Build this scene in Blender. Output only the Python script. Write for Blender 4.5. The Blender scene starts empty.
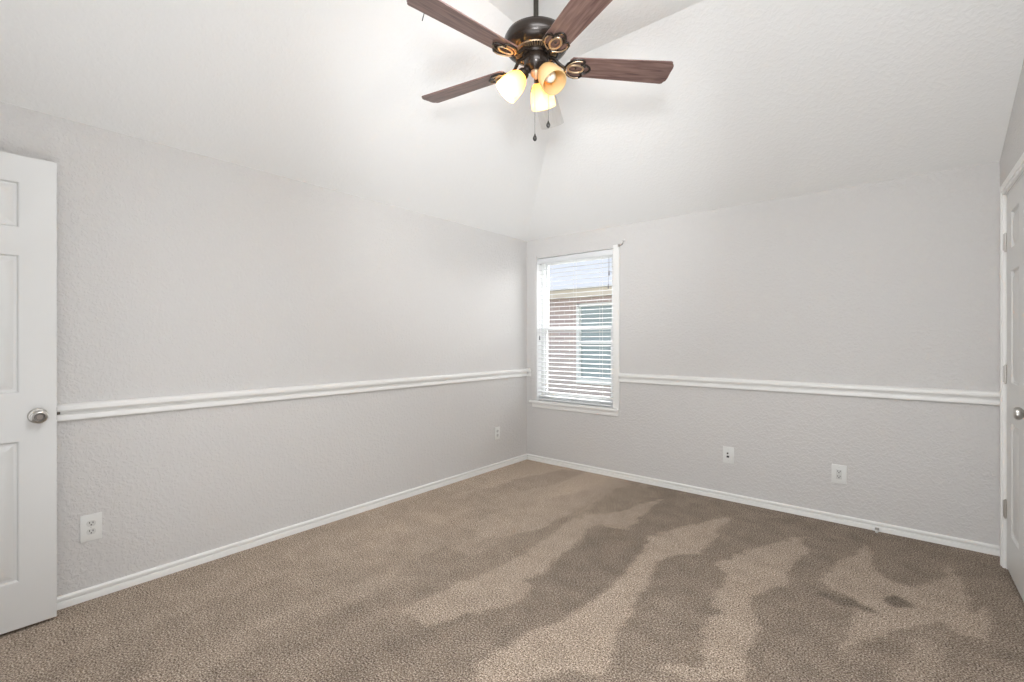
import bpy, bmesh, math, random
import numpy as np
from mathutils import Vector, Matrix
random.seed(4)
S = bpy.context.scene
COL = S.collection
R = math.radians
PI = math.pi

# ------------------------------------------------------------------ camera
cam_data = bpy.data.cameras.new('camera')
cam = bpy.data.objects.new('camera', cam_data); COL.objects.link(cam)
cam_data.sensor_width = 36.0
cam_data.lens = 467.8 / 1024 * 36.0
cam_data.shift_y = -1.0 / 1024
cam_data.clip_start = 0.02
cam.location = (0, 0, 1.25)
cam.rotation_euler = (PI / 2, 0, R(39.53))
S.camera = cam

# ------------------------------------------------------------------ view, world, lights
S.view_settings.view_transform = 'Standard'
S.view_settings.look = 'None'
S.view_settings.gamma = 1.0
S.view_settings.use_curve_mapping = False
S.view_settings.exposure = 0.79
S.cycles.use_denoising = True
S.cycles.max_bounces = 10
S.cycles.diffuse_bounces = 7
S.cycles.transparent_max_bounces = 24
S.cycles.sample_clamp_indirect = 10.0

w = bpy.data.worlds.new('world'); S.world = w; w.use_nodes = True
nt = w.node_tree
bg = nt.nodes['Background']
tc = nt.nodes.new('ShaderNodeTexCoord'); sp = nt.nodes.new('ShaderNodeSeparateXYZ')
rp = nt.nodes.new('ShaderNodeValToRGB')
nt.links.new(tc.outputs['Generated'], sp.inputs[0]); nt.links.new(sp.outputs['Z'], rp.inputs[0])
rp.color_ramp.elements[0].position = 0.0; rp.color_ramp.elements[0].color = (0.80, 0.83, 0.93, 1)
rp.color_ramp.elements[1].position = 0.6; rp.color_ramp.elements[1].color = (0.74, 0.82, 1.0, 1)
nt.links.new(rp.outputs[0], bg.inputs['Color'])
bg.inputs['Strength'].default_value = 0.66

def lamp(name, kind, loc, direction, energy, color=(1, 1, 1), **kw):
    d = bpy.data.lights.new(name, kind); d.energy = energy; d.color = color
    for k, v in kw.items(): setattr(d, k, v)
    o = bpy.data.objects.new(name, d); COL.objects.link(o); o.location = loc
    o.rotation_euler = Vector(direction).to_track_quat('-Z', 'Y').to_euler()
    return o

# broad sunlit-sky light falling over the neighbour's roof and in at the window
lamp('daylight', 'SUN', (-2.4, 12, 8), (-0.28, -0.80, -0.66), 15.0, (1.0, 0.99, 0.98), angle=R(100))
# unseen fill lamps added to even out the brightness of the room
lamp('ceiling_fill', 'AREA', (-0.35, 1.05, 2.90), (-0.15, 0.35, -1.0), 45, (0.94, 0.97, 1.0), shape='RECTANGLE', size=1.2, size_y=1.8)

lamp('fill_light', 'AREA', (-0.36, 0.34, 0.26), (-0.15, 0.50, 1.0), 16, (0.94, 0.97, 1.0), shape='RECTANGLE', size=1.45, size_y=1.2)
lamp('front_fill', 'AREA', (-0.35, -0.38, 1.45), (-0.12, 1.0, 0.40), 7, (0.94, 0.97, 1.0), shape='RECTANGLE', size=1.5, size_y=2.0)
lamp('corner_fill', 'SPOT', (0.15, -0.28, 1.75), (-2.95, 3.85, 0.72), 200, (0.94, 0.97, 1.0), spot_size=R(50), spot_blend=1.0, shadow_soft_size=0.24)  # added spot, out of view, brightening the far left corner
lamp('hallway_fill', 'AREA', (-2.42, -0.80, 1.05), (0.80, 1.0, -0.10), 4, (0.95, 0.97, 1.0), shape='RECTANGLE', size=0.60, size_y=1.60)  # added lamp beyond the doorway, filling the right door and far wall

# ------------------------------------------------------------------ materials
def principled(name, color, rough=0.5, metal=0.0, spec=0.5):
    m = bpy.data.materials.new(name); m.use_nodes = True
    b = m.node_tree.nodes['Principled BSDF']
    b.inputs['Base Color'].default_value = (*color, 1)
    b.inputs['Roughness'].default_value = rough
    b.inputs['Metallic'].default_value = metal
    b.inputs['Specular IOR Level'].default_value = spec
    return m, m.node_tree, b

def N(t, kind, **kw):
    n = t.nodes.new(kind)
    for k, v in kw.items(): setattr(n, k, v)
    return n

def objcoord(t, scale=(1, 1, 1)):
    c = N(t, 'ShaderNodeTexCoord'); m = N(t, 'ShaderNodeMapping')
    m.inputs['Scale'].default_value = scale
    t.links.new(c.outputs['Object'], m.inputs['Vector'])
    return m.outputs['Vector']

def add_bump(t, b, vec, scale, strength, dist, detail=2.0, distortion=0.0, rough=0.5):
    n = N(t, 'ShaderNodeTexNoise'); n.inputs['Scale'].default_value = scale
    n.inputs['Detail'].default_value = detail; n.inputs['Distortion'].default_value = distortion
    n.inputs['Roughness'].default_value = rough
    t.links.new(vec, n.inputs['Vector'])
    u = N(t, 'ShaderNodeBump'); u.inputs['Strength'].default_value = strength; u.inputs['Distance'].default_value = dist
    t.links.new(n.outputs['Fac'], u.inputs['Height']); t.links.new(u.outputs[0], b.inputs['Normal'])
    return n, u

def textured_paint(name, color, strength, scale=58.0, rough=0.75):
    """orange-peel wall paint: rounded splats with flat ground between"""
    m, t, b = principled(name, color, rough, 0, 0.3)
    vec = objcoord(t)
    n = N(t, 'ShaderNodeTexNoise'); n.inputs['Scale'].default_value = scale; n.inputs['Detail'].default_value = 1.5
    n.inputs['Distortion'].default_value = 0.6
    t.links.new(vec, n.inputs['Vector'])
    r = N(t, 'ShaderNodeValToRGB'); r.color_ramp.elements[0].position = 0.42; r.color_ramp.elements[1].position = 0.66
    r.color_ramp.interpolation = 'EASE'
    t.links.new(n.outputs['Fac'], r.inputs[0])
    u = N(t, 'ShaderNodeBump'); u.inputs['Strength'].default_value = strength; u.inputs['Distance'].default_value = 0.004
    t.links.new(r.outputs[0], u.inputs['Height']); t.links.new(u.outputs[0], b.inputs['Normal'])
    return m

M = {}
M['wall'] = textured_paint('wall_paint', (0.612, 0.598, 0.585), 0.42)
M['ceiling'] = textured_paint('ceiling_paint', (0.84, 0.84, 0.83), 0.20, 50.0)
m, t, b = principled('trim_paint', (0.80, 0.795, 0.775), 0.32); M['trim'] = m
m, t, b = principled('door_paint', (0.64, 0.635, 0.62), 0.38); M['door'] = m
add_bump(t, b, objcoord(t, (60, 60, 3)), 3.0, 0.06, 0.002, 3)
m, t, b = principled('vinyl', (0.84, 0.845, 0.84), 0.35); M['vinyl'] = m
m, t, b = principled('blind_slat', (0.68, 0.69, 0.70), 0.4); M['slat'] = m
b.inputs['Transmission Weight'].default_value = 0.0
m, t, b = principled('cord', (0.70, 0.69, 0.66), 0.8); M['cord'] = m
m, t, b = principled('grey_plastic', (0.20, 0.20, 0.21), 0.5); M['tassel'] = m
m, t, b = principled('plate_plastic', (0.72, 0.72, 0.70), 0.3); M['plate'] = m
m, t, b = principled('socket_plastic', (0.60, 0.60, 0.58), 0.35); M['socket'] = m
m, t, b = principled('slot_dark', (0.03, 0.03, 0.03), 0.7); M['slot'] = m
m, t, b = principled('satin_nickel', (0.52, 0.50, 0.47), 0.28, 1.0); M['nickel'] = m
m, t, b = principled('dark_metal', (0.10, 0.09, 0.08), 0.35, 0.9); M['dark'] = m
m, t, b = principled('worn_button', (0.22, 0.19, 0.17), 0.5, 0.6); M['button'] = m
m, t, b = principled('bronze', (0.022, 0.015, 0.011), 0.26, 0.35, 0.6); M['bronze'] = m
m, t, b = principled('rod_bronze', (0.030, 0.026, 0.020), 0.45, 0.2, 0.4); M['rod'] = m
m, t, b = principled('antique_gold', (0.50, 0.37, 0.24), 0.38, 0.8); M['gold'] = m
m, t, b = principled('rubber_white', (0.72, 0.71, 0.68), 0.6); M['rubber'] = m
m, t, b = principled('fob', (0.015, 0.012, 0.010), 0.3); M['fob'] = m

# walnut underside of the blades
def wood(name, c0, c1, rough):
    m, t, b = principled(name, c0, rough)
    vec = objcoord(t, (2.2, 26, 26))
    n = N(t, 'ShaderNodeTexNoise'); n.inputs['Scale'].default_value = 3.0; n.inputs['Detail'].default_value = 6; n.inputs['Distortion'].default_value = 0.8
    r = N(t, 'ShaderNodeValToRGB'); r.color_ramp.elements[0].color = (*c0, 1); r.color_ramp.elements[1].color = (*c1, 1)
    r.color_ramp.elements[0].position = 0.32; r.color_ramp.elements[1].position = 0.72
    t.links.new(vec, n.inputs['Vector']); t.links.new(n.outputs['Fac'], r.inputs[0]); t.links.new(r.outputs[0], b.inputs['Base Color'])
    return m
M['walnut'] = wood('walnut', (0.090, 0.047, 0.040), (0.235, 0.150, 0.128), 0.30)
M['lamplit_walnut'] = wood('lamplit_walnut', (0.58, 0.575, 0.56), (0.66, 0.655, 0.64), 0.4)  # same walnut under lamp glare, the brightness painted in as pale colour

# amber frosted glass shades, white toward the mouth
m = bpy.data.materials.new('frosted_amber_glass'); m.use_nodes = True; M['shade'] = m
t = m.node_tree; t.nodes.clear()
out = N(t, 'ShaderNodeOutputMaterial')
vec = objcoord(t); sx = N(t, 'ShaderNodeSeparateXYZ'); t.links.new(vec, sx.inputs[0])
mr = N(t, 'ShaderNodeMapRange'); mr.inputs['From Min'].default_value = 0.0; mr.inputs['From Max'].default_value = 0.12
t.links.new(sx.outputs['Z'], mr.inputs['Value'])
r = N(t, 'ShaderNodeValToRGB'); r.color_ramp.elements[0].color = (0.74, 0.44, 0.10, 1); r.color_ramp.elements[1].color = (0.86, 0.70, 0.42, 1)
t.links.new(mr.outputs[0], r.inputs[0])
df = N(t, 'ShaderNodeBsdfDiffuse'); tr = N(t, 'ShaderNodeBsdfTranslucent'); gl = N(t, 'ShaderNodeBsdfGlossy'); gl.inputs['Roughness'].default_value = 0.25
t.links.new(r.outputs[0], df.inputs[0]); t.links.new(r.outputs[0], tr.inputs[0])
mx = N(t, 'ShaderNodeMixShader'); mx.inputs[0].default_value = 0.55; t.links.new(df.outputs[0], mx.inputs[1]); t.links.new(tr.outputs[0], mx.inputs[2])
mx2 = N(t, 'ShaderNodeMixShader'); mx2.inputs[0].default_value = 0.06; t.links.new(mx.outputs[0], mx2.inputs[1]); t.links.new(gl.outputs[0], mx2.inputs[2])
t.links.new(mx2.outputs[0], out.inputs[0])

m, t, b = principled('lit_bulb', (1, 1, 1), 0.5); M['bulb_on'] = m
b.inputs['Emission Color'].default_value = (1.0, 0.92, 0.78, 1); b.inputs['Emission Strength'].default_value = 25.0
m, t, b = principled('unlit_bulb', (0.72, 0.68, 0.60), 0.3); M['bulb_off'] = m

# window glass: clear with a fresnel reflection
m = bpy.data.materials.new('window_glass'); m.use_nodes = True; M['glass'] = m
t = m.node_tree; t.nodes.clear(); out = N(t, 'ShaderNodeOutputMaterial')
tp = N(t, 'ShaderNodeBsdfTransparent'); tp.inputs[0].default_value = (0.93, 0.95, 0.95, 1)
gl = N(t, 'ShaderNodeBsdfGlossy'); gl.inputs['Roughness'].default_value = 0.02
fr = N(t, 'ShaderNodeFresnel'); fr.inputs['IOR'].default_value = 1.25
mx = N(t, 'ShaderNodeMixShader'); t.links.new(fr.outputs[0], mx.inputs[0]); t.links.new(tp.outputs[0], mx.inputs[1]); t.links.new(gl.outputs[0], mx.inputs[2])
t.links.new(mx.outputs[0], out.inputs[0])

# brick
m, t, b = principled('brick', (0.4, 0.25, 0.2), 0.85); M['brick'] = m
c = N(t, 'ShaderNodeTexCoord'); sx = N(t, 'ShaderNodeSeparateXYZ'); cb = N(t, 'ShaderNodeCombineXYZ')
t.links.new(c.outputs['Object'], sx.inputs[0]); t.links.new(sx.outputs['X'], cb.inputs['X']); t.links.new(sx.outputs['Z'], cb.inputs['Y'])
bt = N(t, 'ShaderNodeTexBrick'); bt.inputs['Scale'].default_value = 1.0
bt.inputs['Brick Width'].default_value = 0.22; bt.inputs['Row Height'].default_value = 0.075; bt.inputs['Mortar Size'].default_value = 0.010
bt.inputs['Color1'].default_value = (0.62, 0.50, 0.48, 1); bt.inputs['Color2'].default_value = (0.55, 0.44, 0.43, 1); bt.inputs['Mortar'].default_value = (0.68, 0.62, 0.60, 1)
t.links.new(cb.outputs[0], bt.inputs['Vector']); t.links.new(bt.outputs['Color'], b.inputs['Base Color'])
m, t, b = principled('beige_eave', (0.66, 0.58, 0.47), 0.7); M['eave'] = m
m, t, b = principled('shingle', (0.42, 0.42, 0.44), 0.9); M['shingle'] = m
add_bump(t, b, objcoord(t), 12, 0.5, 0.02, 4)
m, t, b = principled('far_glass', (0.36, 0.43, 0.44), 0.08, 0.0, 0.8); M['far_glass'] = m
m, t, b = principled('soil', (0.16, 0.17, 0.09), 0.95); M['soil'] = m
add_bump(t, b, objcoord(t), 20, 0.6, 0.03, 5)

# carpet: speckled two-tone yarn; the lay of the pile (vacuum tracks), with painted window light, is stored per vertex as lay_and_window_light
m, t, b = principled('carpet', (0.3, 0.25, 0.2), 0.95, 0, 0.1); M['carpet'] = m
vec = objcoord(t)
n1 = N(t, 'ShaderNodeTexNoise'); n1.inputs['Scale'].default_value = 155; n1.inputs['Detail'].default_value = 3.0; n1.inputs['Roughness'].default_value = 0.65
t.links.new(vec, n1.inputs['Vector'])
r = N(t, 'ShaderNodeValToRGB')
e = r.color_ramp.elements
e[0].position = 0.37; e[0].color = (0.085, 0.057, 0.040, 1)
e[1].position = 0.635; e[1].color = (0.69, 0.59, 0.49, 1)
x_ = r.color_ramp.elements.new(0.47); x_.color = (0.280, 0.220, 0.170, 1)
x_ = r.color_ramp.elements.new(0.56); x_.color = (0.405, 0.332, 0.268, 1)
t.links.new(n1.outputs['Fac'], r.inputs[0])
at = N(t, 'ShaderNodeAttribute'); at.attribute_name = 'lay_and_window_light'
n2 = N(t, 'ShaderNodeTexNoise'); n2.inputs['Scale'].default_value = 8.0; n2.inputs['Detail'].default_value = 6
t.links.new(vec, n2.inputs['Vector'])
ad = N(t, 'ShaderNodeMath', operation='MULTIPLY_ADD'); ad.inputs[1].default_value = 0.85; ad.inputs[2].default_value = -0.425
t.links.new(n2.outputs['Fac'], ad.inputs[0])
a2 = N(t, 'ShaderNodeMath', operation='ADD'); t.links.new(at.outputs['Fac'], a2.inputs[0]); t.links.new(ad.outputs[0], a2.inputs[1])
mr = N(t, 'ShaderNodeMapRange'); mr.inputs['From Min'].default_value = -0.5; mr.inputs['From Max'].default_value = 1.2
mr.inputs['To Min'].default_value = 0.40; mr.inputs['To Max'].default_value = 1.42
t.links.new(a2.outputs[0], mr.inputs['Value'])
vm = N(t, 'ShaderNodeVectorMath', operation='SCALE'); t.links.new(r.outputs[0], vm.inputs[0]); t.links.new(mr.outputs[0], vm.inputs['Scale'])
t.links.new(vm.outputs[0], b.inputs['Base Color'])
u = N(t, 'ShaderNodeBump'); u.inputs['Strength'].default_value = 0.55; u.inputs['Distance'].default_value = 0.006
t.links.new(n1.outputs['Fac'], u.inputs['Height']); t.links.new(u.outputs[0], b.inputs['Normal'])

# ------------------------------------------------------------------ mesh helpers
def new_bm(): return bmesh.new()

def box(bm, lo, hi, bevel=0.0):
    x0, y0, z0 = lo; x1, y1, z1 = hi
    tmp = bmesh.new()
    v = [tmp.verts.new(p) for p in ((x0,y0,z0),(x1,y0,z0),(x1,y1,z0),(x0,y1,z0),(x0,y0,z1),(x1,y0,z1),(x1,y1,z1),(x0,y1,z1))]
    for f in ((0,3,2,1),(4,5,6,7),(0,1,5,4),(1,2,6,5),(2,3,7,6),(3,0,4,7)): tmp.faces.new([v[i] for i in f])
    if bevel > 0: bmesh.ops.bevel(tmp, geom=tmp.edges[:], offset=bevel, segments=2, affect='EDGES', profile=0.6)
    merge(bm, tmp); return bm

def merge(bm, tmp, mat=None):
    if mat is not None: tmp.transform(mat)
    me = bpy.data.meshes.new('t'); tmp.to_mesh(me); tmp.free(); bm.from_mesh(me); bpy.data.meshes.remove(me)

def poly_prism(bm, pts, vec):
    """extrude a planar polygon pts (3-D) by vec"""
    tmp = bmesh.new()
    a = [tmp.verts.new(p) for p in pts]
    bb = [tmp.verts.new(Vector(p) + Vector(vec)) for p in pts]
    tmp.faces.new(a); tmp.faces.new(bb[::-1])
    n = len(pts)
    for i in range(n): tmp.faces.new((a[i], bb[i], bb[(i+1) % n], a[(i+1) % n])[::-1])
    bmesh.ops.recalc_face_normals(tmp, faces=tmp.faces[:])
    merge(bm, tmp); return bm

def lathe(bm, prof, seg=32, mat=None, cap=True):
    """prof: (r, z) list turned about Z"""
    tmp = bmesh.new(); rings = []
    for r_, z in prof:
        if r_ < 1e-6: rings.append([tmp.verts.new((0, 0, z))])
        else: rings.append([tmp.verts.new((r_*math.cos(2*PI*i/seg), r_*math.sin(2*PI*i/seg), z)) for i in range(seg)])
    for a, b2 in zip(rings, rings[1:]):
        for i in range(seg):
            j = (i+1) % seg
            if len(a) == 1 and len(b2) == 1: continue
            if len(a) == 1: tmp.faces.new((a[0], b2[i], b2[j]))
            elif len(b2) == 1: tmp.faces.new((a[i], b2[0], a[j]))
            else: tmp.faces.new((a[i], b2[i], b2[j], a[j]))
    bmesh.ops.recalc_face_normals(tmp, faces=tmp.faces[:])
    merge(bm, tmp, mat); return bm

def tube(bm, pts, rad, seg=8, closed=False, flat=1.0):
    pts = [Vector(p) for p in pts]; n = len(pts); tmp = bmesh.new(); rings = []
    for i, p in enumerate(pts):
        a = pts[(i-1) % n] if (closed or i > 0) else p
        c = pts[(i+1) % n] if (closed or i < n-1) else p
        d = (c - a).normalized()
        up = Vector((0, 0, 1)) if abs(d.z) < 0.9 else Vector((1, 0, 0))
        s1 = d.cross(up).normalized(); s2 = s1.cross(d).normalized()
        rr = rad[i] if isinstance(rad, (list, tuple)) else rad
        rings.append([tmp.verts.new(p + s1*rr*math.cos(2*PI*k/seg) + s2*rr*flat*math.sin(2*PI*k/seg)) for k in range(seg)])
    for i in range(n if closed else n-1):
        a, b2 = rings[i], rings[(i+1) % n]
        for k in range(seg): tmp.faces.new((a[k], a[(k+1) % seg], b2[(k+1) % seg], b2[k]))
    if not closed:
        tmp.faces.new(rings[0][::-1]); tmp.faces.new(rings[-1])
    bmesh.ops.recalc_face_normals(tmp, faces=tmp.faces[:])
    merge(bm, tmp); return bm

def sphere(bm, c, r_, sc=(1, 1, 1), seg=16):
    tmp = bmesh.new(); bmesh.ops.create_uvsphere(tmp, u_segments=seg, v_segments=seg//2+2, radius=r_)
    merge(bm, tmp, Matrix.Translation(c) @ Matrix.Diagonal((*sc, 1))); return bm

def obj(name, bm, mat, parent=None, smooth=True, angle=35):
    me = bpy.data.meshes.new(name); bm.to_mesh(me); bm.free()
    me.materials.append(M[mat] if isinstance(mat, str) else mat)
    if smooth:
        for p in me.polygons: p.use_smooth = True
        try: me.set_sharp_from_angle(angle=R(angle))
        except Exception: pass
    o = bpy.data.objects.new(name, me); COL.objects.link(o)
    if parent is not None: o.parent = parent
    return o

def thing(name, label, cat, loc=(0, 0, 0), rotz=0.0, group=None):
    o = bpy.data.objects.new(name, None); COL.objects.link(o); o.empty_display_size = 0.1
    o.location = loc; o.rotation_euler = (0, 0, rotz)
    o['label'] = label; o['category'] = cat
    if group: o['group'] = group
    return o

def struct(o, label, cat):
    o['kind'] = 'structure'; o['label'] = label; o['category'] = cat
    return o

# ------------------------------------------------------------------ room
XL, XR, YB, YF = -3.012, 0.455, 3.892, -0.447
ZL, ZF = 2.287, 2.923
XA, YA = XL + 1.451, YB - 1.514          # inner corner of the flat part of the ceiling
T = 0.12

# window opening and door opening
WX0, WX1, WZ0, WZ1 = -2.880, -2.007, 0.626, 2.094
DY0, DY1, DZ = 2.920, 3.690, 2.040       # right-hand door opening
HX0, HX1 = -2.905, -2.130                # doorway in the front wall

def wall_with_hole(outline, hole, vec, rev):
    """outline, hole: lists of (u,v); rev maps (u,v)->3-D; all extruded by vec"""
    bm = new_bm()
    u0, v0, u1, v1 = hole
    us = [p[0] for p in outline]; ua, ub = min(us), max(us)
    def clip(pts, side, axis, val):
        res = []
        n = len(pts)
        for i in range(n):
            a, b2 = pts[i], pts[(i+1) % n]
            ina = (a[axis] - val) * side >= -1e-9; inb = (b2[axis] - val) * side >= -1e-9
            if ina: res.append(a)
            if ina != inb:
                k = (val - a[axis]) / (b2[axis] - a[axis])
                res.append(tuple(a[j] + (b2[j] - a[j]) * k for j in (0, 1)))
        return res
    parts = [clip(outline, -1, 0, u0), clip(outline, 1, 0, u1)]
    mid = clip(clip(outline, 1, 0, u0), -1, 0, u1)
    parts += [clip(mid, -1, 1, v0), clip(mid, 1, 1, v1)]
    for p in parts:
        if len(p) >= 3 and (max(q[1] for q in p) - min(q[1] for q in p)) > 1e-4:
            poly_prism(bm, [rev(*q) for q in p], vec)
    return bm

# left wall
bm = new_bm(); box(bm, (XL - T, -1.75, -0.02), (XL, YB + T, ZL + 0.02))
struct(obj('wall_left', bm, 'wall', smooth=False), 'long light greige textured wall on the left, split by the white chair rail', 'wall')
# back wall with window
bm = wall_with_hole([(XL, -0.02), (XR + T, -0.02), (XR + T, ZL + 0.02), (XL, ZL + 0.02)], (WX0, WZ0, WX1, WZ1), (0, T, 0), lambda u, v: (u, YB, v))
struct(obj('wall_back', bm, 'wall', smooth=False), 'light greige textured far wall that holds the window', 'wall')
# right wall, its top follows the vault
bm = wall_with_hole([(-1.75, -0.02), (YB, -0.02), (YB, ZL + 0.03), (YA, ZF + 0.03), (-1.75, ZF + 0.03)], (DY0, -0.02, DY1, DZ), (T, 0, 0), lambda u, v: (XR, u, v))
struct(obj('wall_right', bm, 'wall', smooth=False), 'light wall at the right edge holding the closed white door', 'wall')
# front wall behind the camera, with the doorway of the open door
bm = wall_with_hole([(XL, -0.02), (XR, -0.02), (XR, ZF + 0.03), (XA, ZF + 0.03), (XL, ZL + 0.03)], (HX0, -0.02, HX1, DZ), (0, -T, 0), lambda u, v: (u, YF, v))
struct(obj('wall_front', bm, 'wall', smooth=False), 'light greige wall behind the camera with the entry doorway', 'wall')
bm = new_bm(); box(bm, (XL, -1.75 - T, -0.02), (XR + T, -1.75, 2.5))
struct(obj('wall_hallway', bm, 'wall', smooth=False), 'hallway wall seen through the entry doorway', 'wall')
bm = new_bm(); box(bm, (XL, -1.75, 2.44), (XR, YF - T, 2.50))
struct(obj('ceiling_hallway', bm, 'ceiling', smooth=False), 'flat hallway ceiling beyond the entry doorway', 'ceiling')
bm = new_bm(); box(bm, (XR + T + 0.55, DY0 - 0.6, -0.02), (XR + T + 0.67, DY1 + 0.4, 2.4)); box(bm, (XR + T, DY0 - 0.72, -0.02), (XR + T + 0.67, DY0 - 0.6, 2.4))
box(bm, (XR + T, DY1 + 0.4, -0.02), (XR + T + 0.67, DY1 + 0.52, 2.4)); box(bm, (XR + T, DY0 - 0.72, 2.4), (XR + T + 0.67, DY1 + 0.52, 2.5))
struct(obj('wall_closet', bm, 'wall', smooth=False), 'closet enclosure behind the closed right-hand door', 'wall')

bm = new_bm(); box(bm, (XR, DY0 - 0.72, -0.03), (XR + T + 0.67, DY1 + 0.52, -0.001))
struct(obj('floor_closet', bm, 'carpet', smooth=False), 'closet floor behind the closed right-hand door', 'floor')

# vaulted ceiling: left slope, back slope and flat centre, 8 cm thick
bm = new_bm()
faces = [[(XL, -0.9, ZL), (XL, YB, ZL), (XA, YA, ZF), (XA, -0.9, ZF)],
         [(XL, YB, ZL), (XR, YB, ZL), (XR, YA, ZF), (XA, YA, ZF)],
         [(XA, -0.9, ZF), (XA, YA, ZF), (XR, YA, ZF), (XR, -0.9, ZF)]]
for f in faces:
    poly_prism(bm, f, (0, 0, 0.08))
struct(obj('ceiling', bm, 'ceiling', smooth=False), 'off-white textured vaulted ceiling, two slopes meeting a flat centre', 'ceiling')

# ------------------------------------------------------------------ carpet
LAY = [  # lay strength, outline of each vacuum track on the floor (metres)
    (0.3, [(-1.796, 3.256), (-1.844, 3.601), (-1.728, 3.839), (-1.462, 3.623), (-1.613, 3.103), (-1.725, 2.909), (-1.864, 2.674), (-1.778, 2.231), (-1.815, 1.917), (-1.725, 1.538), (-1.729, 1.989), (-1.706, 2.237)]),
    (0.9, [(-1.922, 3.607), (-2.036, 3.275), (-2.171, 2.977), (-2.231, 2.567), (-2.231, 2.257), (-2.066, 2.163), (-1.948, 2.241), (-1.836, 2.517), (-1.828, 2.874), (-1.856, 3.207)]),
    (0.9, [(-1.413, 3.602), (-1.508, 3.351), (-1.603, 3.085), (-1.715, 2.893), (-1.764, 2.71), (-1.683, 2.256), (-1.698, 1.953), (-1.742, 1.62), (-1.765, 1.331), (-1.583, 1.354), (-1.482, 1.565), (-1.402, 1.759), (-1.455, 2.04), (-1.511, 2.398), (-1.565, 2.678), (-1.537, 2.786), (-1.37, 2.859), (-1.407, 3.299)]),
    (1.0, [(-0.92, 3.548), (-1.084, 3.203), (-1.176, 2.999), (-1.198, 2.84), (-1.179, 2.69), (-1.164, 2.454), (-1.13, 2.1), (-1.148, 1.892), (-1.173, 1.721), (-1.207, 1.514), (-1.259, 1.33), (-1.207, 1.221), (-1.066, 1.337), (-0.865, 1.569), (-0.875, 1.684), (-0.934, 1.89), (-0.972, 2.137), (-1.018, 2.386), (-1.043, 2.585), (-0.978, 2.719), (-0.896, 2.82), (-0.897, 3.051)]),
    (0.95, [(-0.438, 3.507), (-0.602, 3.201), (-0.728, 2.909), (-0.788, 2.734), (-0.698, 2.65), (-0.694, 2.46), (-0.687, 2.338), (-0.596, 2.296), (-0.654, 2.168), (-0.603, 1.948), (-0.589, 1.854), (-0.708, 1.755), (-0.725, 1.699), (-0.586, 1.733), (-0.423, 1.868), (-0.469, 2.14), (-0.507, 2.369), (-0.556, 2.457), (-0.513, 2.609), (-0.445, 2.727), (-0.439, 3.053)]),
    (0.85, [(-0.132, 3.589), (-0.282, 3.122), (-0.305, 2.907), (-0.255, 2.822), (-0.16, 2.784), (-0.169, 2.52), (-0.163, 2.327), (-0.027, 2.574), (0.075, 2.731), (0.176, 2.815), (0.22, 2.76), (0.295, 2.762), (0.355, 3.143), (0.271, 2.99), (0.258, 3.246), (0.23, 3.545), (0.169, 3.298), (0.066, 3.137), (-0.032, 3.132), (-0.089, 3.252)]),
    (-0.5, [(-0.068, 2.894), (0.007, 2.922), (0.097, 2.898), (0.025, 2.85), (-0.048, 2.843)]),
    (-0.4, [(-0.318, 2.746), (-0.198, 2.775), (-0.057, 2.74), (-0.136, 2.696), (-0.271, 2.692)]),
    (0.5, [(0.006, 2.412), (0.088, 2.634), (0.146, 2.566), (0.09, 2.291), (-0.023, 2.198)]),
    (0.0, [(-1.605, 2.708), (-1.553, 2.816), (-1.378, 2.832), (-1.22, 2.861), (-1.181, 2.653), (-1.173, 2.447), (-1.138, 2.094), (-1.16, 1.893), (-1.182, 1.695), (-1.223, 1.501), (-1.262, 1.42), (-1.358, 1.667), (-1.373, 1.84), (-1.486, 1.906), (-1.459, 2.092), (-1.521, 2.39)]),
    (0.75, [(-2.284, 3.947), (-2.507, 3.763), (-2.641, 3.314), (-2.687, 2.837), (-2.676, 2.386), (-2.634, 2.159), (-2.456, 2.486), (-2.398, 3.009), (-2.279, 3.421)]),
    (0.3, [(-2.107, 1.959), (-2.119, 1.666), (-2.043, 1.54), (-1.879, 1.675), (-1.919, 1.942)]),
    (0.4, [(-1.706, 3.894), (-1.794, 3.822), (-1.761, 3.438), (-1.695, 3.43)]),
    (0.35, [(-1.216, 3.825), (-1.278, 3.775), (-1.262, 3.553), (-1.216, 3.592)]),
]
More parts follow.
